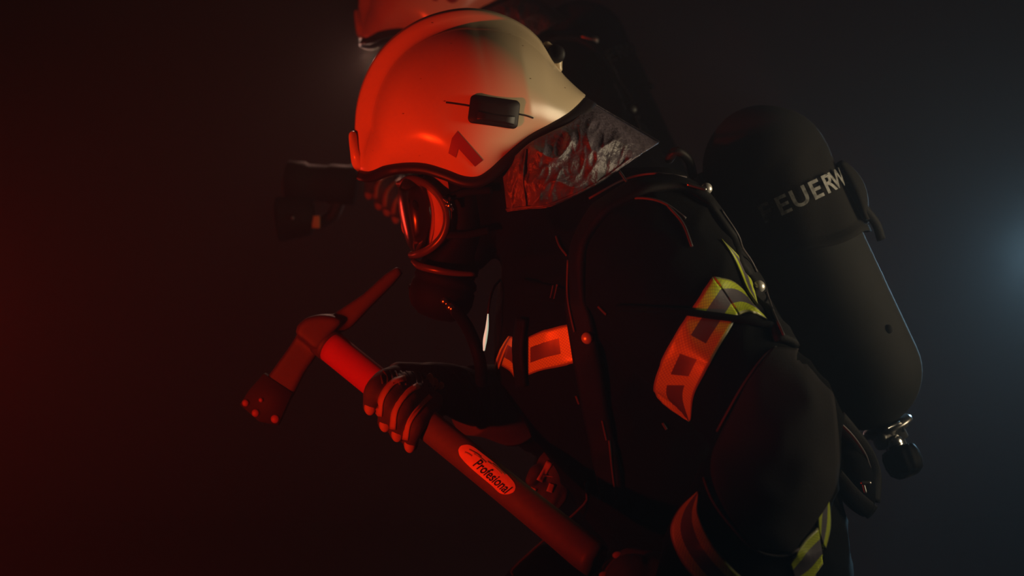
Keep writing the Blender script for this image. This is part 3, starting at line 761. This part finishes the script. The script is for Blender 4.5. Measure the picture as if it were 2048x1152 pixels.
# ------------------------------------------------------------------ breathing apparatus
a_root = V((P(1640, 560, .03).x, 0.03, P(1640, 860, .03).z))
TA, TB = P(1532, 336, .03), P(1722, 742, .03)
axis = (TB - TA).normalized(); TL = (TB - TA).length
side = axis.cross(V((0, 1, 0))).normalized()
if side.x < 0: side = -side
def cyl_pt(phi, t, r): return TA + axis*t + (side*math.sin(phi) + V((0, -1, 0))*math.cos(phi))*r
def apparatus(label, full=True):
    ap = thing('breathing_apparatus', label, 'air cylinder', a_root)
    R = 0.0775
    prof = [(-R*math.sin(a), R*math.cos(a)) for a in [math.radians(x) for x in range(88, 0, -8)]] + [(0, R), (TL, R)] + \
           [(TL + R*math.sin(a), max(.012, R*math.cos(a))) for a in [math.radians(x) for x in range(8, 84, 8)]] + [(TL+R+.004, .014), (TL+R+.010, .014)]
    link('cylinder', data(*lathe(TA, TB, prof, 64)), M['cylinder'], ap, 'dark air cylinder')
    # fabric cover with slanting lower edge
    n, vs = 64, []; Rc = 0.0825; rows = 46
    for i in range(rows):
        for k in range(n):
            phi = 2*PI*k/n; tend = 0.118 + 0.012*math.sin(phi) + 0.003*math.sin(5*phi)
            if i < 16:
                a = math.radians(88 - 88*i/15); t = -Rc*math.sin(a); r = Rc*math.cos(a)
            else:
                t = tend*(i-15)/(rows-16); r = Rc + 0.0015*math.sin(7*phi+t*30) + (0.004 if i > rows-4 else 0)
            p = cyl_pt(phi, t, r); p += (p-TA).normalized()*noise.noise(p*16)*0.0035
            vs.append(p)
    fs = [(i*n+k, (i+1)*n+k, (i+1)*n+(k+1) % n, i*n+(k+1) % n) for i in range(rows-1) for k in range(n)]; fs.append(tuple(range(n)))
    cv = link('cylinder_cover', data(vs, fs), M['cover'], ap, 'black fabric cover over the top of the cylinder')
    sm = cv.modifiers.new('t', 'SOLIDIFY'); sm.thickness = 0.002; sm.offset = -1
    # word round the cover
    for k, ch in enumerate('FEUERWEHR'):
        tm = text_mesh(ch, 0.033, 0, 0.0007, 0.004); phi0 = math.radians(4 + (k-2)*15.5)
        for v in tm.vertices:
            v.co = cyl_pt(phi0 + v.co.x/Rc, 0.052 - v.co.y, Rc + 0.0045)
        link('letter', tm, M['letters'], cv)
    # closing flap on the outer side
    nu_, nv_ = 20, 10; vs = []
    for i in range(nu_):
        for j in range(nv_):
            u, t = i/(nu_-1), j/(nv_-1)
            phi = math.radians(62 + 46*t); vs.append(cyl_pt(phi, 0.035 + u*0.085 + 0.012*(t-.5)*u, Rc + .006 + 0.013*math.sin(PI*min(1, u*1.15))**0.7*math.sin(PI*t*0.9+.2)))
    fs = [(i*nv_+j, i*nv_+j+1, (i+1)*nv_+j+1, (i+1)*nv_+j) for i in range(nu_-1) for j in range(nv_-1)]
    f = link('cover_flap', data(vs, fs), M['cover'], ap); f.modifiers.new('t', 'SOLIDIFY').thickness = 0.004
    link('flap_strap', data(*tube([cyl_pt(1.2, .095, Rc+.008), cyl_pt(1.32, .125, Rc+.014), cyl_pt(1.42, .148, Rc+.012)], .006, 8, 12, flat=0.4)), M['webbing'], ap)
    link('rubber_dot', data(*ell(cyl_pt(.55, .25, R), (.006, .003, .006), 8)), M['rubber_matt'], ap)
    # backplate between back and cylinder
    bp = [cyl_pt(math.radians(-100), t, R+.010) for t in (-.03, .1, .2, .33)]
    link('backplate', data(*tube(bp, .06, 16, 20, flat=0.12, up=side)), M['plastic'], ap)
    link('backplate_grip', data(*round_tube([P(1338, 318, -.02), P(1352, 302, -.03), P(1376, 318, -.02), P(1386, 350, 0)], .006, 10, 16)), M['plastic'], ap)
    # valve: collar, chrome body, stem, knob
    e = TB + axis*(R+.008)
    vv = link('valve', data(*merge(lathe(e - axis*.010, e + axis*.03, [(0, .030), (.004, .034), (.008, .034), (.010, .026), (.013, .026), (.015, .020), (.026, .020), (.028, .014), (.040, .014), (.042, .0)], 28),
        )), M['steel'], ap, 'steel cylinder valve')
    s0, s1 = P(1782, 872, .0), P(1812, 928, -.01)
    link('valve_stem', data(*lathe(s0, s1, [(0, .004), (.002, .009), (.006, .0105), (.014, .0115), (.016, .009), (.018, .012), (.022, .012), (.024, .009), (.030, .009)], 24)), M['chrome'], vv, 'bright chrome valve stem')
    link('side_port', data(*lathe(P(1778, 880, .01), P(1742, 884, 0), [(0, .009), (.008, .009), (.009, .012), (.016, .012), (.018, .006)], 20)), M['steel'], vv)
    link('collar_ring', data(*tube([P(1772, 858, -.035), P(1790, 850, -.02), P(1800, 846, .0), P(1806, 862, .01)], .0022, 8, 14)), M['chrome'], vv)
    kp = [(0, .012), (.002, .021), (.010, .0235), (.022, .0235), (.032, .021), (.038, .014), (.040, .0)]
    k0, k1 = P(1795, 896, .0), P(1815, 945, -.012)
    kn, kf = lathe(k0, k1, kp, 60)
    kv = []
    kc = (k1-k0).normalized()
    for i, v in enumerate(kn):
        ax = k0 + kc*((v-k0).dot(kc)); kv.append(ax + (v-ax)*(1 + 0.035*math.sin(12*2*PI*(i % 60)/60)))
    link('hand_wheel', data(kv, kf), M['rubber'], ap, 'black rubber hand wheel')
    # shoulder strap over the near shoulder
    cl = [(1232, 1000), (1210, 900), (1188, 790), (1170, 680), (1158, 590), (1160, 500), (1200, 425), (1290, 375), (1372, 372), (1425, 420), (1470, 495), (1510, 570), (1548, 645), (1572, 690)]
    st = link('shoulder_strap', strap_mesh(cl, .0165, body_bvh, .006), M['webbing'], ap, 'padded black shoulder strap')
    sb = bvh_of(strap_mesh(cl, .0165, body_bvh, .006))
    for q in ([(1138, 520), (1136, 590), (1142, 630), (1150, 664)], [(1418, 456), (1450, 500), (1490, 570), (1522, 640)], [(1440, 420), (1480, 480), (1512, 545)],
              [(1531, 585), (1548, 630), (1566, 672)], [(1218, 880), (1228, 960), (1234, 1000)], [(1205, 840), (1214, 880)]):
        link('stitching', data(*cord(q, 0.0014, sb, 20, lift=0.0006, n=6)), M['piping'], st)
    for x, y, r in ((1412, 378, .0068), (1531, 563, .0073), (1175, 676, .0070)):
        h, nn = hit(sb, x, y, -.15); nn = (nn + V((0.1, -0.9, 0))).normalized(); h = h + nn*.0015; q = lathe(h, h + nn*.02, [(-.002, r), (.0, r), (.0022, r*.93), (.0045, r*.65), (.0055, r*.3), (.0058, .0005)], 24)
        link('rivet', data(*q), M['rivet'], st, 'shiny round rivet')
    h, nn = hit(body_bvh, 1382, 390, -.1)
    link('strap_buckle', data(*round_tube([h+nn*.012+V((-.008, 0, .002)), h+nn*.013+V((.01, 0, -.004))], .0024, 10, 6)), M['steel'], st)
    # chest and hip belts
    link('chest_strap', ribbon([(1050, 640), (1044, 700), (1050, 770)], 9, body_bvh, nu=20, nv=5, thick=.004, lift=.004), M['webbing'], ap)
    link('chest_strap', ribbon([(1160, 690), (1185, 760), (1200, 840), (1210, 900)], 12, body_bvh, nu=20, nv=5, thick=.004, lift=.004), M['webbing'], ap)
    link('hip_belt', data(*tube([P(1672, 838, -.12), P(1700, 872, -.11), P(1728, 910, -.09), P(1742, 950, -.08), P(1740, 1000, -.10)], .013, 10, 24, flat=0.25, up=V((0, 1, 0)))), M['webbing'], ap, 'black hip belt')
    link('belt_edge', data(*tube([P(1676, 842, -.125), P(1704, 870, -.118), P(1730, 908, -.10), P(1740, 936, -.09)], .0016, 8, 20)), M['piping'], ap)
    link('hip_belt', data(*tube([P(1670, 950, -.12), P(1705, 990, -.12), P(1745, 1025, -.10)], .010, 10, 20, flat=0.25)), M['webbing'], ap)
    link('belt_pad', data(*prism(cr([(1680, 870), (1735, 930), (1742, 1010), (1720, 1030), (1680, 990), (1665, 930), (1680, 870)], 40)[:-1], 0.05, lambda x, y: -.08, 0.08)), M['fabric'], ap)
    link('buckle', data(*merge(round_tube([P(1724, 966, -.115), P(1738, 966, -.115)], .003, 8, 6), round_tube([P(1726, 968, -.115), P(1730, 984, -.115)], .0024, 8, 6))), M['steel'], ap, 'small steel buckle')
    return ap
ap1 = apparatus('dark air cylinder with black fabric cover on the back of the foreground firefighter')

# ------------------------------------------------------------------ axe
HA, HB = (636, 672, 0.0), (1192, 1122, -.30)
def hpt(t): return tuple(a + (b-a)*t for a, b in zip(HA, HB))
def axe():
    ax = thing('fire_axe', 'long wooden-handled fire axe with an orange label, held low across the picture', 'axe', tuple(P(*hpt(.5))))
    pts = [P(*hpt(t)) for t in (-.03, 0, .1, .25, .45, .65, .85, .96, 1.0)]
    hd = tube(pts, [.0175, .0185, .0195, .0190, .0185, .0185, .0190, .0200, .0190], 28, 60, flat=0.78)
    h = link('handle', data(*hd), M['wood'], ax, 'wooden handle')
    hb = bvh_of(hd)
    # head: eye, pick arm, blade
    eye = cr([(598, 650), (618, 634), (655, 628), (690, 640), (668, 668), (640, 700), (610, 680), (596, 668), (598, 650)], 40)[:-1]
    Yh = lambda x, y: 0.0
    hdm = prism(eye, 0.052, Yh, 0.10)
    arm = prism([(636, 632), (668, 628), (728, 588), (772, 548), (797, 532), (806, 546), (786, 570), (740, 616), (704, 654), (670, 672)], 0.022, Yh, 0.04)
    blade = prism([(604, 648), (640, 660), (648, 690), (610, 745), (588, 790), (556, 842), (520, 836), (487, 806), (505, 782), (540, 748), (575, 700), (596, 668)], 0.016, Yh, 0.03)
    link('head', remesh([hdm, arm, blade], 0.003, 3), M['axe_steel'], ax, 'red painted steel axe head')
    # blade guard with rivets
    gd = prism([(530, 746), (588, 784), (558, 850), (520, 842), (482, 808), (500, 780)], 0.022, Yh, 0.03)
    GR = mat('guard_rivet', (0.30, 0.08, 0.07), 0.5)
    g = link('blade_guard', data(*gd), M['guard'], ax, 'dark leather guard over the cutting edge')
    for x, y, r in ((491, 806, .0045), (511, 826, .005), (550, 838, .0055), (522, 800, .003)):
        link('rivet', data(*ell(P(x, y, -.012), (r, .003, r), 8)), GR, g)
    # steel straps along the handle below the eye
    link('collar', data(*tube([P(*hpt(t)) for t in (.015, .05)], [.0215, .0213], 26, 4, flat=0.82)), M['axe_steel'], ax)
    link('red_paint', data(*tube([P(*hpt(t)) for t in (.045, .12, .20, .262)], [.0205, .0203, .0202, .0200], 28, 12, flat=0.80)), mat('red_paint', (0.40, 0.02, 0.015), 0.55), ax, 'red painted upper part of the handle')
    # label
    lab = cr([(917, 900), (922, 892), (940, 891), (965, 908), (995, 932), (1022, 958), (1031, 972), (1028, 984), (1014, 989), (1000, 986), (985, 972), (962, 953), (938, 932), (920, 912), (917, 900)], 60)[:-1]
    lm = poly_mesh([(x, -y) for x, y in lab], 9)
    lo = link('label', decal(lm, 0, 0, 0, hb, 0.0006, -.15), M['label_red'], ax, 'worn orange paper label')
    ang = math.atan2(60, 76)
    tm = text_mesh('Profesional', 28, 0.30, 0.45, 4)
    for v in tm.vertices: v.co.x *= 0.70
    link('lettering', decal(tm, 984, 953, math.radians(41.5), hb, 0.0011, -.15), M['label_ink'], lo, 'black word Profesional')
    for k, (x0, y0, x1, y1) in enumerate([(930, 905, 944, 913), (938, 900, 962, 915), (948, 908, 972, 926), (975, 924, 1004, 948), (984, 928, 1010, 950)]):
        q = ribbon([(x0, y0), ((x0+x1)/2, (y0+y1)/2 - 1), (x1, y1)], 1.6, hb, nu=8, nv=3, thick=.0002, lift=.0008)
        link('printed_line', q, M['label_mark'], lo)
    return ax
axe()

# spare glove hanging from the belt
sg = thing('work_glove', 'dim spare work glove with ochre finger trim hanging at the waist behind the axe handle', 'glove', tuple(P(1095, 985, -.16)))
SF = [[(1092, 955, -.165, .010), (1078, 970, -.175, .009), (1066, 990, -.175, .008)], [(1104, 962, -.165, .010), (1092, 984, -.175, .009), (1082, 1002, -.175, .008)],
      [(1118, 968, -.165, .010), (1108, 990, -.175, .009), (1098, 1010, -.172, .008)], [(1128, 972, -.16, .009), (1124, 992, -.17, .008), (1116, 1008, -.17, .007)],
      [(1088, 940, -.165, .010), (1072, 945, -.18, .009), (1062, 960, -.185, .008)]]
SP = [(1112, 912, -.155, .016), (1106, 935, -.16, .022), (1106, 958, -.16, .020)]
dyg = hit(body_bvh, 1106, 940)[0].y - .012 + .16
SF = [[(a, b, y+dyg, q) for a, b, y, q in f] for f in SF]; SP = [(a, b, y+dyg, q) for a, b, y, q in SP]
sm_ = glove(SF, SP); sgb = bvh_of(sm_); link('glove_body', sm_, M['glove'], sg)
for p in ([(1100, 925), (1088, 945), (1078, 962)], [(1114, 918), (1120, 930)], [(1068, 975), (1062, 988)], [(1104, 968), (1098, 984)], [(1128, 950), (1134, 960)]):
    link('trim', ribbon(p, 6, sgb, nu=8, nv=4, thick=.0015, Yg=-.17), M['glove_tan'], sg, 'ochre leather trim')

# slim strip on the chest; its glow stands in for a reflected highlight
hk = thing('highlight_strip', 'slim pale strip by the chest beside the black air hose, glow added as a highlight', 'strip', tuple(P(972, 700, -.05)))
ms = mat('painted_highlight', (0.6, 0.7, 0.55), 0.4); ms.node_tree.nodes['Principled BSDF'].inputs['Emission Color'].default_value = (0.78, 1.0, 0.72, 1); ms.node_tree.nodes['Principled BSDF'].inputs['Emission Strength'].default_value = 0.45
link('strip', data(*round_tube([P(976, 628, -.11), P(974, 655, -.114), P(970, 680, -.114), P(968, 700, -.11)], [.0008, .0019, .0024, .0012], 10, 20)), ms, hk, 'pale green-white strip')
link('loop', data(*tube([P(976, 628, -.11), P(980, 600, -.105), P(988, 575, -.08), P(1000, 560, -.05)], .0016, 8, 20)), M['plastic'], hk)

# ------------------------------------------------------------------ second firefighter, behind
SH = V((P(722, 78, .8).x - P(717, 342, 0).x, .8, P(722, 78, .8).z - P(717, 342, 0).z))
def copy_tree(o, parent=None):
    c = o.copy(); C.objects.link(c); c.parent = parent
    for ch in list(o.children): copy_tree(ch, c)
    return c
fz = -SH.z
legs2 = [[(1540, 1280, -.11, .11), (1450, 1420, -.12, .10), (1380, 1560, -.12, .085), (1420, z2py(.55+fz, -.12), -.12, .08), (1520, z2py(.15+fz, -.12), -.12, .06)],
         [(1540, 1280, .11, .11), (1400, 1400, .12, .10), (1330, 1540, .12, .085), (1340, z2py(.5+fz, .12), .12, .08), (1400, z2py(.15+fz, .12), .12, .06)]]
body2 = suit(legs2)
ff2 = thing('person', 'second firefighter in dark gear standing behind, holding up a black hand lamp', 'person', ROOT1)
link('suit', body2, M['fabric'], ff2, 'black turnout suit')
for ch in [c for c in ff1.children if not c.name.startswith(('suit', 'boot', 'reflective', 'piping', 'cord', 'elbow'))]:
    if ch.name.startswith('glove') and ch.data == lg_me: continue
    copy_tree(ch, ff2)
boot(ff2, 1510, -.12, fz); boot(ff2, 1390, .12, fz)
ff2.location = V(ff2.location) + SH
hel2 = thing('helmet', 'cream fire helmet marked 10 on the second firefighter at the top edge', 'helmet', h_root)
for ch in hel.children:
    if not ch.name.startswith(('number', 'side_clip', 'scratch')): copy_tree(ch, hel2)
t10 = text_mesh('10', 96, 0.0, 3.0, 10)
link('number', decal(t10, 962, 222, math.radians(6), helmet_bvh, .0009, -.12), M['number'], hel2, 'red number 10')
hel2.location = V(hel2.location) + SH
mk1 = [o for o in bpy.data.objects if o.name == 'breathing_mask'][0]
mk2 = copy_tree(mk1); mk2['label'] = 'breathing mask of the second firefighter under the rear helmet'
mk2.location = V(mk2.location) + SH
ap2 = thing('breathing_apparatus', 'air cylinder with fabric cover on the back of the second firefighter, behind the helmet', 'air cylinder', V(a_root) + SH)
for ch in list(ap1.children):
    nm = ch.name.split('.')[0]
    if nm in ('hip_belt', 'belt_edge', 'belt_pad', 'buckle', 'cover_flap', 'flap_strap', 'backplate_grip', 'chest_strap'): continue
    c = copy_tree(ch, ap2)
    if nm in ('cylinder', 'cylinder_cover', 'valve', 'hand_wheel', 'backplate', 'rubber_dot', 'collar_ring'):
        c.location = V(c.location) + V((-.118, .02, -.008))
# hand lamp of the second firefighter
lp = thing('hand_lamp', 'black round-headed hand lamp held out in front by the second firefighter', 'lamp', tuple(P(640, 420, .72)))
Yl = .72
link('body', data(*lathe(P(715, 372, Yl), P(572, 362, Yl), [(0, .02), (.004, .036), (.05, .036), (.055, .033), (.09, .033), (.095, .037), (.125, .037), (.130, .030), (.131, .0)], 32)), M['rubber_matt'], lp)
link('lamp_head', data(*lathe(P(630, 432, Yl-.02), P(545, 440, Yl-.02), [(0, .022), (.012, .034), (.03, .037), (.058, .040), (.066, .040), (.068, .035), (.060, .0)], 32)), M['rubber_matt'], lp)
link('switch', data(*ell(P(585, 436, Yl-.062), (.003, .003, .003), 8)), M['steel'], lp, 'small shiny switch')
link('badge', data(*rbox(P(632, 444, Yl-.04), (.007, .002, .011), None, .0015)), M['label_mark'], lp, 'ochre badge')
link('lamp_bracket', data(*merge(round_tube([P(620, 395, Yl), P(600, 410, Yl), P(610, 432, Yl)], .012, 12, 10), round_tube([P(680, 395, Yl), P(665, 430, Yl), P(640, 445, Yl)], .012, 12, 10))), M['plastic'], lp)

gp = P(800, 790, -.09) + SH; gd = (P(*HB) - P(*HA)).normalized()
link('grip', data(*round_tube([gp + gd*.06, gp, gp - gd*.085, P(690, 365, .72)], .015, 14, 16)), M['rubber_matt'], lp)
